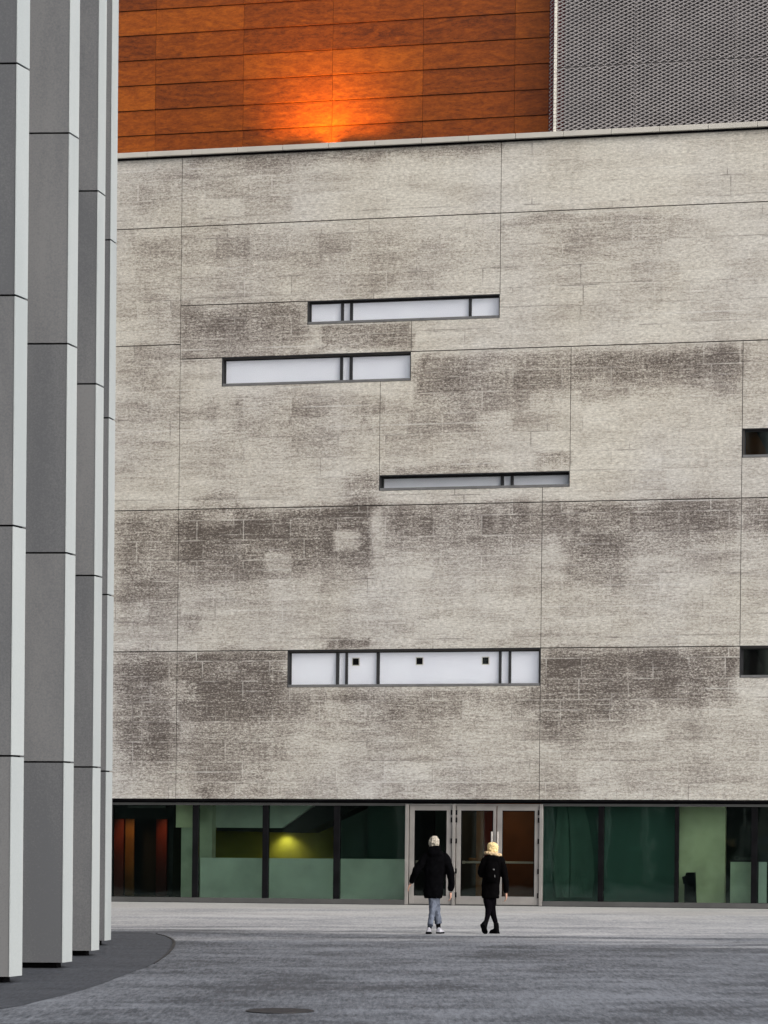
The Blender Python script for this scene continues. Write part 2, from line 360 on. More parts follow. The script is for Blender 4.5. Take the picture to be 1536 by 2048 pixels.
def dirt(u, z):
    w = noise.noise(Vector((u*.9, z*2.5, 0)))*.22+noise.noise(Vector((u*2.7, z*6, 5)))*.10
    uu = u+w; zz = z+w*.6
    d = 1.
    for b in BLc: d *= 1-blob(b, uu, zz)
    d = 1-d
    if u < U(236, 1000)-.5 or u > U(1536, 1000)+.3:    # beyond the frame: same weathering under each joint
        for zj, a in ((z4, .8), (z5, .8), (z3, .5), (z1, .3), (zT, .3)):
            if z < zj: d = max(d, a*math.exp(-(zj-z)/1.5)*(.7+.6*noise.noise(Vector((u*.5, 3, zj)))))
    for b in NGc: d *= 1-blob(b, u+w*.15, z)
    d = max(.05, d)
    if z < z5: d = max(d, .22)+.06
    elif z < z4: d = max(d, .17)+.03
    elif z < z3: d = max(d, .10)
    return min(1.05, d)
def build_wall():
    us = {UL, UR}; zs = {zB, zT}
    for a, b, z in JH: us |= {a, b}; zs |= {z-G, z+G}
    for u, a, b in JV: us |= {u-.0075, u+.0075}; zs |= {a, b}
    for w in WINS: us |= {w[0], w[1]}; zs |= {w[2], w[3]}
    def ref(s, step):
        s = sorted(s); o = [s[0]]
        for x in s[1:]:
            if x-o[-1] < 1e-5: continue
            n = max(1, round((x-o[-1])/step)); a = o[-1]
            o += [a+(x-a)*i/n for i in range(1, n+1)]
        return o
    us = [u for u in ref(us, .13) if u <= UR+1e-6]; zs = [z for z in ref(zs, .10) if z <= zT+1e-6]
    nu, nz = len(us), len(zs)
    verts = [(u+LEAN*z, 0., z) for z in zs for u in us]; faces = []
    for j in range(nz-1):
        zc = (zs[j]+zs[j+1])/2
        for i in range(nu-1):
            uc = (us[i]+us[i+1])/2
            if any(w[0] < uc < w[1] and w[2] < zc < w[3] for w in WINS): continue
            if any(abs(zc-z) < G and a < uc < b for a, b, z in JH): continue
            if any(abs(uc-u) < .0075 and a < zc < b for u, a, b in JV): continue
            faces.append((j*nu+i, j*nu+i+1, (j+1)*nu+i+1, (j+1)*nu+i))
    me = bpy.data.meshes.new('stone_wall'); me.from_pydata(verts, [], faces)
    at = me.attributes.new('dirt', 'FLOAT', 'POINT'); at.data.foreach_set('value', [dirt(u, z) for z in zs for u in us])
    me.materials.append(M['stone'])
    o = bpy.data.objects.new('stone_wall', me); COL.objects.link(o); o.parent = B
    m = o.modifiers.new('th', 'SOLIDIFY'); m.thickness = .05; m.offset = -1
    for vn in (0,):
        if me.polygons[0].normal.y > 0: m.offset = 1
build_wall()
mb = MB(LEAN)
e = .05
for a, b, z in JH: mb.box(a-e, b+e, .035, .06, z-e, z+e)
for u, a, b in JV: mb.box(u-e, u+e, .0362, .0612, a-.01, b+.01)
mb.build('joint_backing', 'joint', B)
# the mass of the building behind the stone skin
mb = MB(LEAN); mb.box(UL+.01, UR-.01, .62, 14, zB+.03, zT-.05); mb.box(UL+.01, UR-.01, .064, .085, zB+.005, zB+.03)
mb.build('core_wall', 'core', B)
for ua in (UL, UR-.3):
    mb = MB(LEAN); mb.box(ua, ua+.3, .066, .62, 0, zT-.02); mb.build('end_wall', 'core', B)
# parapet cap in lengths of 1.14 m
capt = avg(Z(236, 308, -.12), Z(1536, 240, -.12))
mb = MB(LEAN); u = UL; 
while u < UR:
    mb.box(u+.005, u+1.145-.005, -.13, .20, zT+.01, capt); u += 1.145
mb.build('parapet_cap', 'cap', B, bevel=.008)
mb = MB(LEAN); mb.box(UL, UR, -.045, .19, zT-.035, zT+.006); mb.box(UL, UR, -.10, .18, zT+.02, capt-.03)  # black strip stands for the shadow under the cap; second box backs its joints
mb.build('cap_shadow_strip', 'black', B)
mb = MB(LEAN); mb.box(UL, UR, .19, 4, zT-.1, zT-.036); mb.build('terrace', 'core', B)
# ------------------------------------------------------------------ strip windows
def window(w, muls, kind='blind', squares=(), yt=0):
    u0, u1_, z0, z1_ = w; d = .14 if w is not W3 else .22
    f = MB(LEAN)
    f.box(u0, u0+.022, -.004, d+.12, z0, z1_); f.box(u1_-.022, u1_, -.004, d+.12, z0, z1_)
    f.box(u0+.022, u1_-.022, -.004, d+.12, z1_-.022, z1_); f.box(u0+.022, u1_-.022, .03, d+.12, z0, z0+.03)
    f.box(u0+.022, u0+.07, d-.02, d, z0+.03, z1_-.022)
    f.box(u0+.07, u1_-.022, d-.02, d, z1_-.07, z1_-.022)
    fo = f.build('window', 'dframe', B)
    s = MB(LEAN); s.box(u0+.022, u1_-.022, -.012, .026, z0+.004, z0+.062); s.build('sill', 'sillm', fo)
    for a, b in muls:
        m = MB(LEAN); ua = U(a, yt, d-.05); ub = U(b, yt, d-.05); m.box(ua, ub, d-.055, d-.002, z0+.03, z1_-.06)
        m.build('mullion', 'dframe', fo)
    p = MB(LEAN); p.box(u0+.03, u1_-.03, d, d+.008, z0+.03, z1_-.03); p.build('pane', 'glassw' if kind == 'blind' else 'glassk', fo)
    b = MB(LEAN)
    if kind == 'blind':
        b.box(u0+.022, u1_-.022, d+.016, d+.04, z0+.03, z1_-.022); b.build('blind', 'blind' if w is not W3 else 'noglow_blind', fo)
    else:
        b.box(u0+.022, u1_-.022, d+.3, d+.33, z0-.1, z1_+.1); b.build('inner_wall', 'idark', fo)
        c = MB(LEAN); c.prism([(u0+.05, z0), (u0+.62, z0), (u0+.3, z1_-.05), (u0+.05, z1_-.03)], d+.22, d+.25)
        if kind == 'warm': c.build('brown_board', 'ibrown', fo)
        else: c.build('grey_board', 'core', fo)
    for (a, c0, b_, c1) in squares:
        q = MB(LEAN); ua, ub = U(a, c0, d), U(b_, c0, d); za, zb = Z(a, c1, d), Z(a, c0, d)
        q.box(ua-.02, ub+.02, d+.0095, d+.0145, za-.02, zb+.02); qo = q.build('vent_plate', 'alu' if 0 else 'meshedge', fo)
        r = MB(LEAN); r.box(ua, ub, d+.0085, d+.0092, za, zb); r.build('vent', 'black', fo)
    return fo
window(W1, [(682, 687.5), (700, 705.5), (937.5, 943)], yt=620)
window(W2, [(680, 685.5), (699, 704.8)], yt=740)
window(W3, [(1001.5, 1007.5), (1021.5, 1027)], yt=962)
window(W4, [(672, 678), (690.5, 695.5), (753, 759), (997.5, 1002.6), (1017, 1022)], squares=[(705.5, 1317, 717.5, 1330), (833, 1316, 845, 1328.5), (965, 1315, 977, 1328)], yt=1335)
window(W5, [], 'warm'); window(W6, [], 'dark')
# ------------------------------------------------------------------ ground floor glazing
TG = .20
zh = avg(Z(600, 1606, TG), Z(1300, 1608, TG)); zs_ = .07; zg0 = avg(Z(600, 1798, TG), Z(1300, 1800, TG)); zg1 = avg(Z(600, 1611, TG), Z(1300, 1612.5, TG))
def ux(px, t=TG): return U(px, 1700, t)
f = MB(LEAN); f.box(UL, UR, .02, .6, zB-.045, zB-.002); f.build('head_lintel', 'black', B)
f = MB(LEAN)
for a, b in ((-900, 812), (1083, 2300)):
    f.box(max(UL, ux(a)), min(UR, ux(b)), TG-.06, TG+.06, zg1-.002, zh)
    f.box(max(UL, ux(a)), min(UR, ux(b)), TG-.08, TG+.08, .012, zg0-.02)
f.build('glazing_rail', 'rail', B)
f = MB(LEAN); f.box(UL, UR, TG-.04, TG+.04, zh+.002, zB-.047); f.box(UL, UR, TG-.05, TG+.05, -.02, .010)
f.build('glazing_gap', 'black', B)
for a, b in ((386, 397), (526, 537), (668, 680), (1197, 1207.5), (1350, 1357.5), (1503, 1515), (1650, 1662), (1800, 1812), (214, 226), (60, 72), (-90, -78), (-240, -228)):
    m = MB(LEAN); ua, ub = ux(a), ux(b)
    m.box(ua, ub, TG-.07, TG+.09, zg0-.018, zg1-.004); m.build('mullion', 'black', B, bevel=.004)
for a, b in ((-228, -90), (-78, 60), (72, 214), (226, 386), (397, 526), (537, 668), (680, 811), (1088, 1197), (1207.5, 1350), (1357.5, 1503), (1515, 1650), (1662, 1800)):
    m = MB(LEAN); m.box(ux(a)+.003, ux(b)-.003, TG, TG+.012, zg0-.016, zg1-.006); m.build('glass_pane', 'glassg', B)
    
# doors
zD0 = .03
def post(a, b, name='door_post'):
    m = MB(LEAN); m.box(ux(a), ux(b), TG-.09, TG+.07, .011, zh-.01); m.build(name, 'alu', B, bevel=.005)
post(811.5, 818); post(905.5, 911.5); post(1079.5, 1086)
m = MB(LEAN); m.box(ux(818)+.002, ux(905.5)-.002, TG-.06, TG+.06, zh-.05, zh-.012); m.box(ux(911.5)+.002, ux(1079.5)-.002, TG-.06, TG+.06, zh-.05, zh-.012); m.build('door_head', 'alu', B)
m = MB(LEAN); m.box(ux(818)+.002, ux(1079.5)-.002, TG-.05, TG+.09, .0105, .026); m.build('threshold', 'rail', B)
def door(x0, x1, gx0, gx1, hinge, handle=None):
    za = Z(950, 1792.5, TG); zb = Z(950, 1621, TG); zt = zh-.055
    o = MB(LEAN); a, b, c, d = ux(x0), ux(x1), ux(gx0), ux(gx1)
    o.box(a, c, TG-.045, TG+.02, zD0, zt); o.box(d, b, TG-.045, TG+.02, zD0, zt)
    o.box(c+.001, d-.001, TG-.043, TG+.018, zD0, za); o.box(c+.001, d-.001, TG-.043, TG+.018, zb, zt)
    do = o.build('door', 'alu', B, bevel=.005)
    p = MB(LEAN); p.box(c+.002, d-.002, TG-.02, TG-.008, za+.002, zb-.002); p.build('pane', 'glassd', do)
    g = MB(LEAN)
    for (x, y, z, w) in ((c+.003, 0, za+.002, 0),):
        g.box(c+.002, c+.022, TG-.032, TG-.022, za, zb); g.box(d-.022, d-.002, TG-.032, TG-.022, za, zb)
        g.box(c+.022, d-.022, TG-.032, TG-.022, zb-.02, zb)
    g.build('gasket', 'black', do)
    zp = Z(950, 1725, TG)
    h = MB(LEAN); h.box(c+.03, d-.03, TG+.05, TG+.09, zp-.02, zp+.03); h.box(c+.03, c+.09, TG+.0, TG+.05, zp-.03, zp+.04); h.build('push_bar', 'steel', do, bevel=.006)
    hx = a if hinge == 'L' else b
    for py in (1625, 1640, 1682, 1742, 1790):
        q = MB(LEAN); zz = Z(950, py, TG); q.box(hx-.022, hx+.022, TG-.075, TG-.046, zz-.06, zz+.06)
        q.build('hinge', 'black', do)
    if handle:
        hh = MB(0); za_, zb_ = Z(950, 1760, TG), Z(950, 1663, TG); x = ux(handle); n = 10; r = .020
        pts = [(x+LEAN*za_, TG-.045, za_+.08), (x+LEAN*za_, TG-.12, za_+.08), (x+LEAN*za_, TG-.12, za_), (x+LEAN*zb_, TG-.12, zb_), (x+LEAN*zb_, TG-.12, zb_-.08), (x+LEAN*zb_, TG-.045, zb_-.08)]
        for s_, e_ in ((2, 3), (0, 1), (4, 5)):
            tube(hh, Vector(pts[s_]), Vector(pts[e_]), r if s_ == 2 else .012, 10)
        hh.build('handle', 'steel', do, smooth=False)
def tube(mb, a, b, r, n=10):
    d = (b-a).normalized(); x = d.orthogonal().normalized(); y = d.cross(x)
    v = []
    for p in (a, b):
        for i in range(n):
            t = 2*PI*i/n; q = p+x*math.cos(t)*r+y*math.sin(t)*r; v.append(tuple(q))
    mb.add(v, [(i, (i+1) % n, (i+1) % n+n, i+n) for i in range(n)]+[tuple(range(n)), tuple(range(n, 2*n))])
door(819.5, 904, 829, 893.5, 'R'); door(913, 992.5, 922, 986.5, 'L', 985.2); door(994.5, 1078, 1004.5, 1069.5, 'R', 997)
# ------------------------------------------------------------------ rooms behind the glass
f = MB(LEAN); f.box(UL+.3, UR-.3, TG+.1, 7.0, -.1, .03); f.build('interior_floor', 'ifloor', B)
f = MB(LEAN); f.box(UL+.3, UR-.3, 6.9, 7.0, .03, zB-.05); f.box(UL+.02, UL+.3, .62, 7, .03, zB-.05); f.box(UR-.3, UR-.02, .62, 7, .03, zB-.05); f.build('interior_wall', 'idark', B)
def irect(name, mat, x0, y0, x1, y1, t, th=.06, label=None):
    m = MB(LEAN); zt = min(Z((x0+x1)/2, y0, t), zB-.06); zb = max(Z((x0+x1)/2, y1, t), .032)
    m.box(U(x0, (y0+y1)/2, t), U(x1, (y0+y1)/2, t), t, t+th, zb, zt); o = m.build(name, mat, B)
    if label: o['label'] = label
    return o
irect('partition_wall', 'idark', 338, 1600, 346, 1810, 1.2, 4.5)
irect('red_panel', 'ired', 222, 1600, 247, 1810, 4.4); irect('red_panel', 'ired', 312, 1600, 333, 1810, 4.4)
irect('brown_panel', 'ibrown', 250, 1600, 268, 1810, 4.6)
irect('dark_panel', 'idark', 100, 1600, 360, 1810, 5.2)
irect('beam', 'idark', 222, 1600, 345, 1638, 1.3, .2)
irect('track_rail', 'rail', 255, 1611, 330, 1616, .5, .05)
irect('bulkhead', 'ipale', 352, 1600, 388, 1655, .55, .4); irect('pillar', 'iwall', 362, 1655, 388, 1815, .62, .3); 
irect('pillar', 'iwall', 392, 1600, 424, 1815, 1.0, .3)
irect('low_wall', 'ilow', 400, 1717, 820, 1815, .75, .15)
# landing slab with sloping stair underside
m = MB(LEAN); t = 1.3
P = lambda x, y, t=1.3: uz(x, y, t)
m.prism([P(404, 1655), P(563, 1656), P(642, 1600), P(404, 1600)], t, t+.2); m.build('landing_fascia', 'ilow', B)
m = MB(LEAN); t = 1.38
m.prism([P(430, 1662, t), P(605, 1666, t), P(745, 1601, t), P(640, 1601, t), P(562, 1655, t), P(430, 1655, t)], t+.13, t+1.6); m.build('stair', 'idark', B)
irect('ochre_wall', 'iyel', 424, 1600, 672, 1815, 3.3, .1)
irect('teal_wall', 'iteal2', 672, 1600, 745, 1815, 2.6, .1); irect('teal_wall', 'iteal', 735, 1600, 822, 1815, 2.2, .1)
irect('dark_wall', 'idark', 822, 1600, 868, 1815, 3.0, .1); irect('teal_wall', 'iteal2', 868, 1600, 905, 1815, 3.1, .1)
irect('door_partition', 'idark', 903, 1600, 910, 1815, .6, 4)
irect('olive_wall', 'iyel', 905, 1600, 936, 1815, 3.0, .1); irect('brown_wall', 'ibrown', 936, 1600, 966, 1815, 3.1, .1)
irect('maroon_wall', 'imaroon', 966, 1600, 992, 1815, 3.2, .1); irect('chestnut_wall', 'ibrown2', 992, 1600, 1084, 1815, 2.9, .1)
irect('counter_rail', 'ibrown', 925, 1716, 975, 1721, 2.2, .08)
irect('teal_screen', 'iteal', 1082, 1600, 1203, 1815, .62, .05); irect('teal_screen', 'iteal', 1204, 1600, 1354, 1815, .50, .05)
irect('pale_wall', 'ipale', 1356, 1600, 1450, 1815, .75, .2); irect('dark_wall', 'idark', 1448, 1600, 1700, 1815, 2.0, .1)
irect('dark_wall', 'idark', 1700, 1600, 1900, 1815, 1.2, .1)
irect('display_board', 'iwall', 1460.5, 1724, 1503, 1806, .42, .05); irect('display_board', 'ilow', 1517, 1724, 1533, 1806, .42, .05)
# curved paler sheets put in to stand for distorted reflections in the glass
def reflection_sheet(outline_l, outline_r, t, mat, name, label):
    n = len(outline_l); NX = 14; mb = MB(LEAN); v = []; fcs = []
    for side in (0, 1):
        for i in range(n):
            ul, zl = uz(*outline_l[i], t); ur, zr = uz(*outline_r[i], t)
            zc = max(.035, (zl+zr)/2)
            for j in range(NX+1):
                s = j/NX; v.append((ul+(ur-ul)*s, t+.008*math.sin(s*PI*2+i*.2)+side*.008, zc))
    W = NX+1
    for side in (0, 1):
        for i in range(n-1):
            for j in range(NX):
                a = side*n*W+i*W+j; fcs.append((a, a+1, a+W+1, a+W))
    mb.add(v, fcs); o = mb.build(name, mat, None, smooth=True); o.matrix_world = FM
    return tag(o, label, 'painted_reflection')
reflection_sheet([(1116, 1604), (1113, 1650), (1107, 1700), (1107, 1750), (1112, 1795)], [(1132, 1604), (1137, 1650), (1139, 1700), (1139, 1750), (1137, 1795)], .52, 'irefl', 'painted_reflection', 'narrow dull green sheet standing in for a reflection in the glass just right of the double door')
reflection_sheet([(1135, 1604), (1139, 1650), (1141, 1700), (1141, 1750), (1139, 1795)], [(1166, 1604), (1178, 1650), (1186, 1700), (1189, 1750), (1184, 1795)], .52, 'irefl', 'painted_reflection', 'wider dull green sheet flaring downward, standing in for a reflection in the glass, right of the narrow one')
# bin
def lid_bin():
    t = .34; e_ = empty('waste_bin', mat=FM); tag(e_, 'black slim bin with leaning flap behind the glass before the pale green wall', 'bin')
    m = MB(LEAN); m.prism([uz(1368, 1806, t), uz(1391, 1806, t), uz(1389, 1745, t), uz(1372, 1745, t), uz(1369, 1755, t)], t, t+.22); m.build('body', 'bin', e_, bevel=.01)
    m = MB(LEAN); m.prism([uz(1364, 1754, t), uz(1374, 1750, t), uz(1375, 1765, t), uz(1367, 1768, t)], t-.02, t+.12); m.build('flap', 'bin', e_)
lid_bin()
# pale lettering above the display board
tc = bpy.data.curves.new('lettering', 'FONT'); tc.body = 'Cannon'; tc.size = .13; tc.extrude = .002
to = bpy.data.objects.new('lettering', tc); COL.objects.link(to)
dg = bpy.context.evaluated_depsgraph_get(); tme = bpy.data.meshes.new_from_object(to.evaluated_get(dg)); bpy.data.objects.remove(to)
to = bpy.data.objects.new('lettering', tme); COL.objects.link(to); tme.materials.clear(); tme.materials.append(M['rail'])
tu, tz = uz(1468, 1720, .30); to.parent = B; to.location = (tu+LEAN*tz, .30, tz); to.rotation_euler = (PI/2, 0, 0)
# ------------------------------------------------------------------ lamp and room lights
def lamp(name, kind, loc, power, color, rot=None, size=.1, spot=None, blend=.6, parent=None):
    d = bpy.data.lights.new(name, kind); d.energy = power; d.color = color
    if kind == 'SPOT': d.spot_size = spot; d.spot_blend = blend; d.shadow_soft_size = size
    elif kind == 'AREA': d.size = size
    else: d.shadow_soft_size = size
    o = bpy.data.objects.new(name, d); COL.objects.link(o)
    if parent: o.parent = parent; o.location = loc
    else: o.location = FM @ Vector(loc)
    if rot is not None:
        dv = Vector(rot); q = dv.to_track_quat('-Z', 'Y'); o.rotation_euler = q.to_euler()
        if not parent: o.rotation_euler = (FM.to_3x3() @ dv).to_track_quat('-Z', 'Y').to_euler()
    return o
tl = 2.95; lu, lz = uz(565, 1664, tl)
L = empty('ceiling_lamp', mat=FM); tag(L, 'small lit downlight glowing yellow under the stair behind the glass', 'lamp')
m = MB(LEAN); m.box(lu-.16, lu+.16, tl-.10, tl+.10, lz+.01, lz+.045); m.build('housing', 'dframe', L)
m = MB(LEAN); m.box(lu-.09, lu+.09, tl-.07, tl+.07, lz-.006, lz+.008); m.build('bulb', emis('lamp_glow', (1, .86, .35), 9), L)
lamp('downlight_beam', 'SPOT', (lu+.02, tl+.08, lz-.03), 15, (1, .86, .35), (0.05, .35, -1), .05, math.radians(125), .9)
# light in the rooms
lamp('room_light', 'SPOT', (U(238, 1640, 3.6), 3.6, zB-.2), 26, (1, .45, .2), (0, 1.1, -1), .1, 1.0, 1.)
lamp('room_light', 'SPOT', (U(322, 1640, 3.6), 3.6, zB-.2), 22, (1, .45, .2), (0, 1.1, -1), .1, 1.0, 1.)
lamp('room_light', 'AREA', (U(1000, 1640, 1.8), 1.7, zB-.1), 4.0, (1, .72, .4), (0, .3, -1), .8)
# ------------------------------------------------------------------ timber storey
TW = .85
zw0 = zT-.05; rowz = [Z(491, y, TW) for y in (59, 110, 160.5, 211, 261)]
pitch = (rowz[0]-rowz[-1])/4; zj = rowz[0]+pitch*10
colu = [U(x, 150, TW) for x in (311.6, 491.6, 669, 849, 1029.6)]; cp = (colu[-1]-colu[0])/4
ue = U(1098, 150, TW)
mb = MB(LEAN); k = -8
zrow = [rowz[0]+pitch*i for i in range(-6, 14)]
cols = [colu[0]+cp*i for i in range(-9, 6)]
for i in range(len(zrow)-1):
    za, zb = max(zrow[i], zw0), zrow[i+1]
    if zb < zw0+.05: continue
    for j in range(len(cols)-1):
        ua, ub = cols[j], min(cols[j+1], ue)
        if ub <= ua: continue
        # each board leans out at its foot a little, like lapped cladding
        g = .004; pv = random.random()
        mb.add([(ua+g, TW-.028, za+.010), (ub-g, TW-.028, za+.010), (ub-g, TW-.002, zb-.006), (ua+g, TW-.002, zb-.006),
                (ua+g, TW+.03, za+.010), (ub-g, TW+.03, za+.010), (ub-g, TW+.03, zb-.006), (ua+g, TW+.03, zb-.006)],
               [(0, 1, 2, 3), (1, 5, 6, 2), (5, 4, 7, 6), (4, 0, 3, 7), (3, 2, 6, 7), (4, 5, 1, 0)], pv)
mb.build('wood_cladding', 'wood', B)
ztop = zrow[-1]
m = MB(LEAN); m.box(cols[0], ue, TW+.035, 10, zw0, ztop); m.build('cladding_backing', 'joint', B)
# unseen floodlight added on the terrace; strip beams make the boards' glow
fu, fz = U(678, 250, TW), zT+.10
FL = empty('added_floodlight', mat=FM); tag(FL, 'small unseen floodlight added behind the parapet cap for the glow on the orange boards', 'lamp')
m = MB(LEAN); m.box(fu-.10, fu+.10, .50, .60, fz-.10, fz-.03); m.build('housing', 'dframe', FL)
m = MB(LEAN); m.box(fu-.02, fu+.02, .53, .57, zT-.02, fz-.10); m.build('added_bracket', 'dframe', FL)
for du, pw, sx_, dr in ((-.35, 26, 1.1, (0, .14, 1)), (-.35, 24, 1.2, (-.1, .06, 1)), (-.3, 42, 3.0, (0, .14, 1))):
    lo = lamp('added_strip_beam', 'AREA', (fu+du+LEAN*fz, .33, capt+.04), pw, (1, .50, .035), dr, sx_)
    lo.data.shape = 'RECTANGLE'; lo.data.size = sx_; lo.data.size_y = .12; lo.data.spread = math.radians(115)
# ------------------------------------------------------------------ expanded metal screen
TM = .14
mu0 = U(1111, 150, TM); mu1 = UR-.05
SW, LW = .0885, .196
zm0 = capt+.02; zm1 = ztop
def strands(mb, h0, h1, z0, z1, fn, ph=0., t=.017):
    # zigzag ribbons; fn(h,d,z) -> vertex
    n = int((z1-z0)/(SW/2)); k = 0
    rows = int((z1-z0)/(SW/2))
    nh = int((h1-h0)/(LW/2))+1
    for r in range(rows):
        zc = z0+SW/2*(r+.5)
        for sgn in (1,):
            v = []; fc = []
            for i in range(nh):
                ha, hb = h0+i*LW/2, min(h0+(i+1)*LW/2, h1)
                if hb <= ha: continue
                up = ((i+r) % 2 == 0); sg = 1 if up else -1; dz = SW*.25*sg
                tt, off = (t, -.014) if up else (t*.62, .004)
                za_, zb_ = zc-dz, zc+dz
                b_ = len(v)
                for h, z in ((ha, za_), (hb, zb_)):
                    v += [fn(h, off-.006, z-tt), fn(h, off+.006, z+tt), fn(h, off+.016, z+tt*.8), fn(h, off+.004, z-tt*1.1)]
                fc += [tuple(b_+x for x in q_) for q_ in ((0, 4, 5, 1), (1, 5, 6, 2), (2, 6, 7, 3), (3, 7, 4, 0))]
            mb.add(v, fc)
seamz = Z(1200, 131, TM)
pan = [mu0, U(1270, 120, TM), U(1270, 120, TM)+1.0*(U(1470, 120, TM)-U(1270, 120, TM))]
while pan[-1] < mu1: pan.append(min(mu1, pan[-1]+2.4))
mb = MB(LEAN)
for i in range(len(pan)-1):
    for za, zb in ((zm0+.02, seamz), (seamz+.01, seamz+2.6), (seamz+2.61, zm1)):
        strands(mb, pan[i]+.004, pan[i+1]-.004, za, zb, lambda h, d, z: (h, TM+d, z))
MS = mb.build('mesh_screen', 'mesh', B)
mb = MB(LEAN)
LW0 = LW; LW = .11
strands(mb, U(1099, 150, TM+.06), U(1109, 150, TM+.06), zm0+.02, zm1, lambda h, d, z: (h, TM+.06+d, z), t=.012)
LW = LW0
mb.build('mesh_return', 'mesh', B)
mb = MB(LEAN); z = zm0
while z < zm1:
    mb.box(mu0-.035, mu0+.030, TM-.028, TM+.02, z, z+SW*.86); mb.box(mu0-.012, mu0+.020, TM-.020, TM+.02, z+SW*.86, z+SW); z += SW
mb.build('mesh_corner', 'meshedge', B)
mb = MB(LEAN)
for u in pan[1:-1]: mb.box(u-.022, u+.022, TM+.03, TM+.07, zm0, zm1)
for z in (seamz, seamz+2.6): mb.box(mu0, mu1, TM+.0705, TM+.11, z-.02, z+.02)
mb.build('screen_post', 'mesh', B)
mb = MB(LEAN); mb.box(mu0+.12, mu1, .62, 10, zw0, zm1); mb.build('screen_wall', 'screen', B)
mb = MB(LEAN); mb.box(ue, mu0+.12, TW+.04, TW+.2, zw0, zm1); mb.build('recess_wall', 'imaroon', B)
# ------------------------------------------------------------------ finned building on the left
FB = empty('finned_building', (-6, 40, 0)); tag(FB, 'tall curved building with grey panels and pale vertical edges on the left', 'building')
# corner X, corner Y(depth), side dx, side dy
fins = [(-5.75, 29.5, .19, .30), (-5.05, 33.0, .155, .31), (-4.565, 36.6, .118, .33), (-4.315, 40.3, .098, .34), (-4.285, 44.0, .082, .345), (-4.435, 47.7, .070, .35), (-4.80, 51.4, .05, .35), (-5.35, 55.0, .03, .35), (-6.1, 58.6, .01, .35)]
joints = [2.78, 5.59, 8.40, 11.23]
LN = .0038
for i, (X, Y, dx, dy) in enumerate(fins):
    mb = MB(LN); me_ = MB(LN)
    lv = [.085]+joints+[30.]
    a = Vector((X, Y)); b = Vector((X+dx, Y+dy)); n = Vector((dy, -dx)).normalized()  # outward normal of the side face
    th = .035
    for k in range(len(lv)-1):
        z0, z1_ = lv[k]+(.0 if k == 0 else .012), lv[k+1]-.012
        pv = random.random()
        # grey block
        q = [(X-2.0, Y+.10), (X-.004, Y), (X+dx-.035, Y+dy-.004), (X+dx-.10, Y+dy+.4), (X-2.0, Y+dy+.5)]
        mb.add([(x, y, z0) for x, y in q]+[(x, y, z1_) for x, y in q], [tuple(range(5)), tuple(range(9, 4, -1))]+[(j, j+5, (j+1) % 5+5, (j+1) % 5) for j in range(5)], pv)
        # pale side slab, a hair proud of the front
        c = [(a.x, a.y-.006), (b.x, b.y), (b.x-.03, b.y+.008), (a.x-.006, a.y+.0)]
        c = [(a.x-.003, a.y-.008), (a.x+.010, a.y-.006), (b.x, b.y), (b.x-.03, b.y+.006)]
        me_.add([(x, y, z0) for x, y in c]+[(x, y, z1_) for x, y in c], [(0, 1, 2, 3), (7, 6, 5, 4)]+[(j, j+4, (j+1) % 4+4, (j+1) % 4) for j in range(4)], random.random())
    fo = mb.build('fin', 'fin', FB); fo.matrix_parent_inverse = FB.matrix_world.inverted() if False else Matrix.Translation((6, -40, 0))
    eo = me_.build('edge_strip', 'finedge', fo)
    # recessed core showing in the joints and the shadow gap at the foot
    mc = MB(LN); q = [(X-1.99, Y+.14), (X-.012, Y+.03), (X+dx-.045, Y+dy+.0), (X+dx-.13, Y+dy+.38), (X-1.99, Y+dy+.45)]
    q0 = [(X-1.98, Y+.30), (X-.10, Y+.22), (X+dx-.15, Y+dy+.0), (X+dx-.2, Y+dy+.3), (X-1.98, Y+dy+.4)]
    for z0, z1_, qq in ((.0, .09, q0), (.09, 29.9, q)):
        mc.add([(x, y, z0) for x, y in qq]+[(x, y, z1_) for x, y in qq], [tuple(range(5)), tuple(range(9, 4, -1))]+[(j, j+5, (j+1) % 5+5, (j+1) % 5) for j in range(5)])
    mc.build('core', 'black', fo)
mb = MB(LN); w = [(X-1.6, Y+.6) for X, Y, _, _ in fins]; w = [(w[0][0], w[0][1]-3)]+w+[(w[-1][0]-.6, w[-1][1]+3)]
n = len(w); v = [(x, y, z) for z in (0, 30) for x, y in w]+[(x-6, y, z) for z in (0, 30) for x, y in w]
mb.add(v, [(i, i+1, n+i+1, n+i) for i in range(n-1)]+[(2*n+i, 2*n+i+1, 3*n+i+1, 3*n+i) for i in range(n-1)]+[(n+i, n+i+1, 3*n+i+1, 3*n+i) for i in range(n-1)]+[(0, n, 3*n, 2*n), (n-1, 2*n-1, 4*n-1, 3*n-1)])
o = mb.build('curved_wall', 'fin', FB); o.matrix_parent_inverse = Matrix.Translation((6, -40, 0))
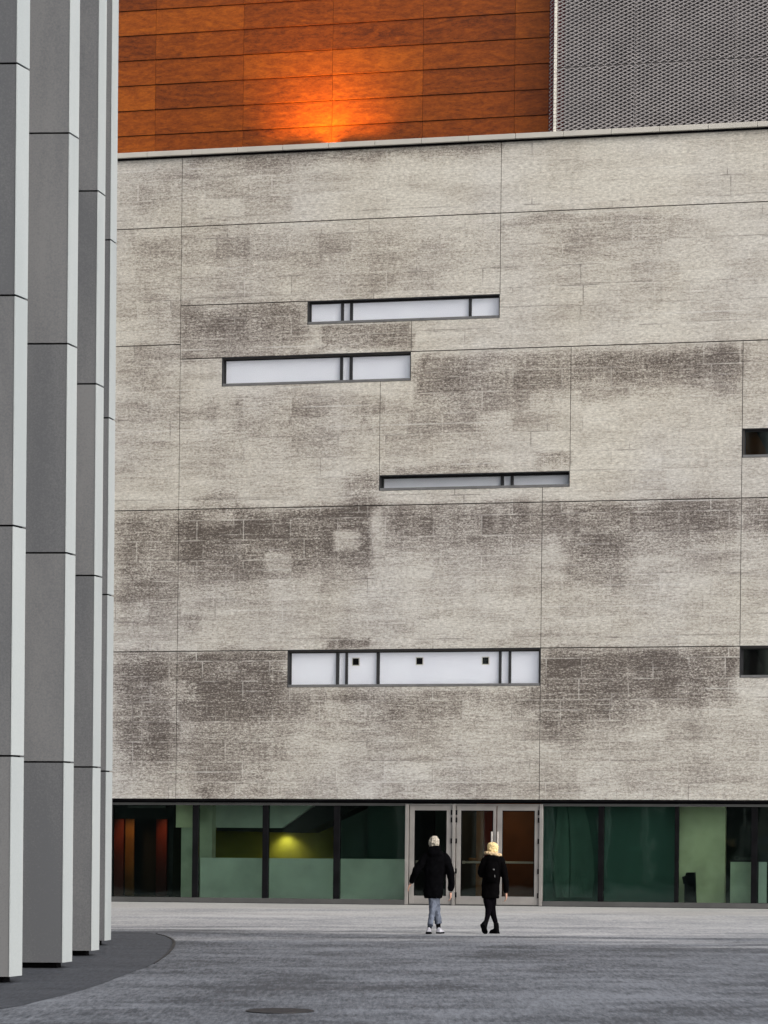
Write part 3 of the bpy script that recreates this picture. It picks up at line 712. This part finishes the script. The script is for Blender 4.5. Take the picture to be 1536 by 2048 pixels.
# ------------------------------------------------------------------ ground
def sheet(name, poly, z, mat, **kw):
    me = bpy.data.meshes.new(name); me.from_pydata([(x, y, z) for x, y in poly], [], [tuple(range(len(poly)))])
    if me.polygons[0].normal.z < 0: me.flip_normals()
    me.materials.append(M[mat]); o = bpy.data.objects.new(name, me); COL.objects.link(o); return tag(o, **kw)
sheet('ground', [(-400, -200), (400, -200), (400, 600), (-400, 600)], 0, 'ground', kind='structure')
cur = [(-300, 2046), (0, 2018), (80, 2002), (174, 1978), (267, 1944), (308, 1928), (328, 1914), (340, 1903), (347, 1892), (348, 1885), (344, 1879), (332, 1873), (312, 1868), (280, 1864.5), (222, 1863), (150, 1862.5)]
pts = [ground_at(x, y) for x, y in cur]
def cr(ps, n=6):
    o = []
    for i in range(len(ps)-1):
        p0 = ps[max(i-1, 0)]; p1 = ps[i]; p2 = ps[i+1]; p3 = ps[min(i+2, len(ps)-1)]
        for j in range(n):
            t = j/n; o.append(.5*((2*p1)+(-p0+p2)*t+(2*p0-5*p1+4*p2-p3)*t*t+(-p0+3*p1-3*p2+p3)*t**3))
    return o+[ps[-1]]
cp_ = cr(pts)
sheet('pavement', [(p.x, p.y) for p in cp_]+[(-20, cp_[-1].y), (-20, cp_[0].y)], .004, 'dark_paving', kind='structure')
# drain slot round the nose of the dark paving
seg = cr([ground_at(x, y) for x, y in cur[5:13]], 8); mb = MB(); v = []; fc = []
for i, p in enumerate(seg):
    d = (seg[min(i+1, len(seg)-1)]-seg[max(i-1, 0)]).normalized(); nn = Vector((d.y, -d.x, 0)); w_ = .006+.018*math.sin(PI*i/(len(seg)-1))
    for s, z in ((-1, .002), (-1, .012), (1, .012), (1, .002)): v.append((p.x+nn.x*w_*s, p.y+nn.y*w_*s*2.2, z))
for i in range(len(seg)-1):
    a = i*4; fc += [(a+j, a+j+1, a+j+5, a+j+4) for j in range(3)]
mb.add(v, fc); tag(mb.build('drain_channel', 'iron', None), 'thin black curved drain slot at the tip of the dark paving', 'drain')
c = ground_at(560, 2022.5); mb = MB(); N = 40
ME = empty('manhole_cover', (c.x, c.y, 0)); tag(ME, 'dark round cast iron manhole cover set in the grey plaza', 'manhole cover')
mb.add([(math.cos(2*PI*i/N)*.33, math.sin(2*PI*i/N)*.40, z) for z in (.003, .010) for i in range(N)], [tuple(range(N, 2*N))]+[(i, (i+1) % N, (i+1) % N+N, i+N) for i in range(N)]); mb.build('lid', 'iron', ME)
mb = MB(); mb.add([(math.cos(2*PI*i/N)*r, math.sin(2*PI*i/N)*r*1.2, z) for r, z in ((.333, .009), (.36, .009), (.362, .002)) for i in range(N)], [(k*N+i, k*N+(i+1) % N, (k+1)*N+(i+1) % N, (k+1)*N+i) for k in (0, 1) for i in range(N)]); mb.build('ring', 'iron', ME)
# ------------------------------------------------------------------ people
def loft(mb, rings, n=20):
    """rings: (center, rx, ry[, twist]) stacked along a path; rx across, ry front-back"""
    cs = [Vector(r[0]) for r in rings]; v = []
    for i, r in enumerate(rings):
        d = (cs[min(i+1, len(cs)-1)]-cs[max(i-1, 0)]).normalized()
        y = Vector((0, 1, 0)); x = y.cross(d)
        if x.length < .2: x = Vector((1, 0, 0))
        x.normalize(); y2 = d.cross(x).normalized()
        if x.x < 0: pass
        for k in range(n):
            t = 2*PI*k/n; v.append(tuple(cs[i]+x*math.cos(t)*r[1]+y2*math.sin(t)*r[2]))
    m = len(rings)
    mb.add(v, [(i*n+k, i*n+(k+1) % n, (i+1)*n+(k+1) % n, (i+1)*n+k) for i in range(m-1) for k in range(n)]+[tuple(range(n-1, -1, -1)), tuple(range((m-1)*n, m*n))])
def organic(name, mb, mat, parent, vox=.012, sm=4, disp=0., dscale=.1):
    o = mb.build(name, mat, parent, smooth=True)
    r = o.modifiers.new('r', 'REMESH'); r.mode = 'VOXEL'; r.voxel_size = vox; r.use_smooth_shade = True
    s = o.modifiers.new('s', 'SMOOTH'); s.iterations = sm; s.factor = .5
    if disp:
        t = bpy.data.textures.new(name+'_tex', 'CLOUDS'); t.noise_scale = dscale
        d = o.modifiers.new('d', 'DISPLACE'); d.texture = t; d.strength = disp; d.mid_level = .5
    return o
def ball(mb, c, r, n=16):
    rings = []
    for i in range(n//2+1):
        a = PI*i/(n//2); s = max(math.sin(a), .03)
        rings.append(((c[0], c[1], c[2]-math.cos(a)*r[2]), r[0]*s, r[1]*s))
    loft(mb, rings, n)
def hand(mb, w, d, side, curl=.4):
    """w wrist point, d direction the forearm points; side +1 thumb towards +x"""
    w = Vector(w); d = Vector(d).normalized(); fwd = Vector((0, 1, 0)); fwd = (fwd-d*fwd.dot(d)).normalized(); acr = d.cross(fwd)*side
    loft(mb, [(w, .022, .028), (w+d*.04, .020, .038), (w+d*.085, .016, .040)], 12)
    for i, (o_, l) in enumerate(((.030, .066), (.010, .076), (-.011, .070), (-.030, .054))):
        p0 = w+d*.078+fwd*o_; p1 = p0+d*l*.45+acr*l*.10*curl; p2 = p1+d*l*.32+acr*l*.35*curl; p3 = p2+d*l*.2+acr*l*.4*curl
        loft(mb, [(p0, .009, .009), (p1, .0085, .0085), (p2, .0078, .0078), (p3, .006, .006)], 8)
    p0 = w+d*.028+fwd*.026; p1 = p0+d*.03+fwd*.025; p2 = p1+d*.032+fwd*.006
    loft(mb, [(p0, .012, .012), (p1, .010, .010), (p2, .0075, .0075)], 8)
def head(mb, c, s=1.):
    c = Vector(c)
    loft(mb, [(c+Vector((0, -.012, -.20))*s, .058*s, .062*s), (c+Vector((0, -.010, -.12))*s, .054*s, .060*s), (c+Vector((0, .006, -.085))*s, .055*s, .074*s),
              (c+Vector((0, .012, -.05))*s, .066*s, .088*s), (c+Vector((0, .004, 0))*s, .074*s, .096*s), (c+Vector((0, -.002, .045))*s, .073*s, .094*s),
              (c+Vector((0, -.004, .085))*s, .058*s, .074*s), (c+Vector((0, -.004, .11))*s, .028*s, .036*s)], 20)
    ball(mb, c+Vector((0, .098, -.025))*s, (.012*s, .018*s, .024*s), 8)      # nose (away from the camera)
    ball(mb, c+Vector((0, .088, -.062))*s, (.024*s, .010*s, .009*s), 8)      # lips
    for k in (-1, 1):
        ball(mb, c+Vector((.076*k, -.002, -.012))*s, (.011*s, .018*s, .030*s), 8)
        ball(mb, c+Vector((.030*k, .082, .010))*s, (.013*s, .012*s, .010*s), 8)
def shoe(mb, heel, toe, w=.045, h=.085):
    heel = Vector(heel); toe = Vector(toe); ax = (toe-heel); L_ = ax.length; ax.normalize()
    up = Vector((0, 0, 1)); up = (up-ax*up.dot(ax)).normalized(); sd = ax.cross(up)
    N_ = 14; v = []
    prof = [(0, .55, .55), (.04, .8, .95), (.22, .86, 1.), (.45, .84, .75), (.65, 1., .56), (.85, .92, .45), (.96, .62, .34), (1., .3, .2)]
    for t, ww, hh in prof:
        c_ = heel+ax*L_*t
        for k in range(N_):
            a = 2*PI*k/N_; cx = math.cos(a)*w*ww; cz = max(0, math.sin(a))*h*hh+min(0, math.sin(a))*.004
            v.append(tuple(c_+sd*cx+up*(cz+.004)))
    mb.add(v, [(i*N_+k, i*N_+(k+1) % N_, (i+1)*N_+(k+1) % N_, (i+1)*N_+k) for i in range(len(prof)-1) for k in range(N_)]+[tuple(range(N_-1, -1, -1)), tuple(range((len(prof)-1)*N_, len(prof)*N_))])
def sole(mb, heel, toe, w=.049, th=.022):
    heel = Vector(heel); toe = Vector(toe); ax = (toe-heel); L_ = ax.length; ax.normalize(); up = Vector((0, 0, 1)); up = (up-ax*up.dot(ax)).normalized(); sd = ax.cross(up)
    out = [(0, .5), (.03, .8), (.2, .88), (.45, .84), (.68, 1.02), (.88, .9), (1., .4)]
    l_ = [(t, a) for t, a in out]+[(t, -a) for t, a in reversed(out)]; n = len(l_)
    mb.add([tuple(heel+ax*L_*t+sd*w*a+up*h_) for h_ in (-th, .004) for t, a in l_], [tuple(range(n)), tuple(range(2*n-1, n-1, -1))]+[(i, (i+1) % n, (i+1) % n+n, i+n) for i in range(n)])
PXM = 1/111.8   # metres per photo pixel at the walkers
def mk_person(px, feet_py, label, build):
    g = ground_at(px, feet_py); e_ = empty('person', (g.x, g.y, .004)); tag(e_, label, 'person', None)
    f_ = lambda x, y, d=0.: ((x-px)*PXM, d, (feet_py-y)*PXM)   # photo offsets -> metres, d = depth (+ away)
    build(e_, f_, g)
def man(E_, q, g):
    b = MB(); hc = q(867.5, 1687.5, .03); head(b, hc, 1.03)
    hand(b, q(821, 1768.5, .09), (-.45, .25, -.86), 1, .5); hand(b, q(900.5, 1786, .0), (.05, .1, -1), -1, .8)
    organic('body', b, 'skin', E_, .007, 2)
    h = MB(); hv = Vector(hc); loft(h, [(hv+Vector((0, -.045, -.085)), .062, .05), (hv+Vector((0, -.035, -.055)), .080, .070), (hv+Vector((0, -.022, -.01)), .092, .090), (hv+Vector((0, -.014, .045)), .094, .102), (hv+Vector((0, -.010, .09)), .078, .088), (hv+Vector((0, -.006, .124)), .040, .045)], 20)
    organic('hair', h, 'hairw', E_, .008, 1, .05, .045)
    c = MB()
    loft(c, [(q(866, 1797), .160, .13), (q(866, 1790), .170, .145), (q(866, 1775), .172, .152), (q(867.5, 1755), .186, .155), (q(869, 1735), .196, .155), (q(869.5, 1720), .193, .148),
             (q(869.5, 1710), .165, .132), (q(869, 1703), .120, .11), (q(868.5, 1697), .095, .095), (q(868.5, 1692.5), .088, .09)], 28)
    # hood lying on the back
    loft(c, [(q(869, 1716, -.10), .06, .03), (q(869, 1709, -.12), .12, .05), (q(869, 1701, -.10), .125, .055), (q(869, 1694, -.06), .10, .05)], 20)
    # sleeves
    loft(c, [(q(857, 1711, 0), .080, .085), (q(850, 1716, .0), .088, .09), (q(841, 1729, -.02), .082, .084), (q(832, 1743, -.03), .074, .076), (q(826.5, 1755, .03), .062, .064), (q(821.5, 1767, .08), .048, .050)], 18)
    loft(c, [(q(884, 1711, 0), .080, .085), (q(890, 1718, 0), .085, .09), (q(896.5, 1732, -.02), .084, .085), (q(900.5, 1748, -.04), .078, .077), (q(902, 1764, -.02), .066, .064), (q(901.5, 1776, .0), .056, .056), (q(901, 1783, .0), .046, .048)], 18)
    organic('coat', c, 'coat', E_, .014, 5, .035, .11)
    t = MB()
    loft(t, [(q(864, 1785), .085, .10), (q(865, 1800, -.01), .076, .095), (q(865, 1818, -.06), .060, .075), (q(863, 1832, -.14), .050, .060), (q(861, 1844, -.22), .050, .056), (q(860, 1851, -.26), .054, .06)], 18)
    loft(t, [(q(871, 1785), .09, .10), (q(871, 1800, .02), .082, .095), (q(872.5, 1816, .06), .070, .083), (q(874.5, 1832, .08), .064, .075), (q(876.5, 1844, .10), .068, .075), (q(877, 1848.5, .10), .068, .075)], 18)
    organic('trousers', t, 'jeans', E_, .012, 4, .03, .06)
    s = MB(); ll = MB()
    loft(ll, [(q(859.5, 1850, -.18), .042, .042), (q(858.5, 1858, -.20), .036, .038), (q(858.5, 1862, -.2), .036, .04)], 14)
    loft(ll, [(q(876.5, 1847, .10), .046, .046), (q(877, 1856, .10), .040, .042), (q(877.5, 1861, .10), .038, .04)], 14)
    organic('sock', ll, 'sole', E_, .009, 2)
    for nm, a, b_ in (('shoe', q(857.5, 1863.5, -.27), q(857.5, 1866, -.02)), ('shoe', q(876.5, 1865.2, .0), q(885, 1865.4, .20))):
        m = MB(); shoe(m, a, b_, .052, .09); so = organic(nm, m, 'shoe', E_, .008, 2)
        m = MB(); sole(m, a, b_, .056); m.build('sole', 'sole', so)
def woman(E_, q, g):
    b = MB(); hc = q(985, 1698, .03); head(b, hc, .96)
    hand(b, q(1012, 1787, .02), (.05, .1, -1), -1, .8); hand(b, q(962, 1752, .20), (.3, .6, -.1), 1, .5)
    organic('body', b, 'skin', E_, .007, 2)
    h = MB(); hv = Vector(hc); loft(h, [(hv+Vector((0, -.05, -.095)), .066, .045), (hv+Vector((0, -.045, -.06)), .085, .068), (hv+Vector((0, -.03, -.015)), .095, .088), (hv+Vector((-.004, -.018, .04)), .100, .102), (hv+Vector((-.006, -.012, .08)), .086, .090), (hv+Vector((-.004, -.008, .112)), .048, .05)], 20)
    organic('hair', h, 'hairb', E_, .008, 1, .035, .03)
    fr = MB()
    ring = [q(985+15.5*math.cos(a), 1709+2.5*math.cos(a)-1.6*abs(math.sin(a)), -.085*math.sin(a)) for a in [2*PI*i/18 for i in range(19)]]
    loft(fr, [(p, .030, .030) for p in ring], 12); organic('fur_collar', fr, 'fur', E_, .009, 2, .03, .04)
    c = MB()
    loft(c, [(q(980.5, 1797), .158, .12), (q(980.5, 1788), .163, .13), (q(981, 1770), .160, .13), (q(982.5, 1750), .158, .13), (q(984.5, 1732), .165, .13), (q(986, 1720), .165, .125), (q(986, 1714), .140, .11), (q(985.5, 1709), .09, .085)], 26)
    loft(c, [(q(976, 1717), .070, .075), (q(969, 1723), .072, .078), (q(964, 1735, -.01), .066, .066), (q(961, 1745, .0), .062, .062), (q(963, 1751, .12), .054, .052), (q(963, 1752, .18), .045, .045)], 16)
    loft(c, [(q(996, 1716), .070, .075), (q(1001, 1722), .074, .078), (q(1006, 1738, -.02), .066, .066), (q(1009.5, 1754, -.03), .062, .060), (q(1011.5, 1770, -.01), .054, .054), (q(1012, 1786, .02), .044, .046)], 16)
    organic('coat', c, 'coat2', E_, .013, 5, .022, .09)
    t = MB()
    loft(t, [(q(974, 1788), .085, .085), (q(975, 1803, -.02), .078, .08), (q(977, 1818, -.04), .062, .066), (q(974.5, 1832, -.14), .048, .050), (q(970.5, 1845, -.27), .040, .042), (q(969, 1850, -.31), .036, .04)], 16)
    loft(t, [(q(984, 1788), .085, .085), (q(983.5, 1803, .02), .080, .085), (q(984, 1818, .06), .066, .070), (q(987.5, 1833, .06), .052, .056), (q(991.5, 1846, .06), .042, .046), (q(993, 1858, .06), .038, .042)], 16)
    organic('leggings', t, 'legging', E_, .011, 4)
    m = MB(); a, b_ = q(963.5, 1847, -.40), q(970.5, 1866, -.27); shoe(m, a, b_, .046, .09); loft(m, [(q(970.5, 1842, -.27), .044, .050), (q(969, 1849, -.31), .044, .05), (q(967.5, 1856, -.33), .042, .05)], 12); so = organic('boot', m, 'sole', E_, .009, 2)
    m = MB(); sole(m, a, b_, .052, .02); m.build('sole', 'sole', so)
    m = MB(); a, b_ = q(996.5, 1865.4, -.02), q(981, 1865.4, .14); shoe(m, a, b_, .046, .10); loft(m, [(q(992, 1846, .04), .046, .052), (q(993, 1854, .04), .048, .055), (q(993, 1862, .04), .046, .06)], 12); so = organic('boot', m, 'sole', E_, .009, 2)
    m = MB(); sole(m, a, b_, .054, .02); m.build('sole', 'sole', so)
    # small backpack with pale buckles
    k = MB(); loft(k, [(q(983, 1763, -.15), .09, .05), (q(983, 1755, -.17), .115, .07), (q(983.5, 1738, -.17), .115, .072), (q(984, 1724, -.15), .09, .05)], 20); bo = organic('backpack', k, 'coat2', E_, .01, 4)
    for x, y, w_, hh in ((986, 1739, .016, .012), (988, 1752, .007, .020)):
        m = MB(); p = q(x, y, -.243 if y < 1745 else -.245); m.box(p[0]-w_, p[0]+w_, p[1]-.012, p[1]+.02, p[2]-hh, p[2]+hh); m.build('buckle', 'refl', bo, bevel=.004)
mk_person(868, 1867.5, 'white haired person in puffy black coat and faded jeans walking toward the single door', man)
mk_person(983, 1867.5, 'blonde person in black coat with fur collar and black leggings walking toward the double door', woman)
# ------------------------------------------------------------------ world and sun
W = bpy.data.worlds.new('World'); S.world = W; W.use_nodes = True; nt = W.node_tree
bg = nt.nodes['Background']; sky = nt.nodes.new('ShaderNodeTexSky'); sky.sky_type = 'NISHITA'; sky.sun_disc = False
sd = Vector((.66, -.62, .62)).normalized()
el = math.asin(sd.z); az = math.atan2(sd.x, sd.y)
sky.sun_elevation = el; sky.sun_rotation = az; sky.air_density = 1.0; sky.dust_density = 3.0; sky.ozone_density = 1.0
hs = nt.nodes.new('ShaderNodeHueSaturation'); hs.inputs['Saturation'].default_value = .42
nt.links.new(sky.outputs[0], hs.inputs['Color']); nt.links.new(hs.outputs[0], bg.inputs[0]); bg.inputs[1].default_value = .15
sl = bpy.data.lights.new('sun', 'SUN'); sl.energy = .8; sl.angle = math.radians(25); sl.color = (1, .96, .9)
so = bpy.data.objects.new('sun', sl); COL.objects.link(so); so.rotation_euler = sd.to_track_quat('Z', 'Y').to_euler()
S.view_settings.view_transform = 'Standard'; S.view_settings.look = 'None'; S.view_settings.exposure = .75; S.view_settings.gamma = 1
S.render.engine = 'CYCLES'; S.cycles.max_bounces = 6; S.cycles.transparent_max_bounces = 12
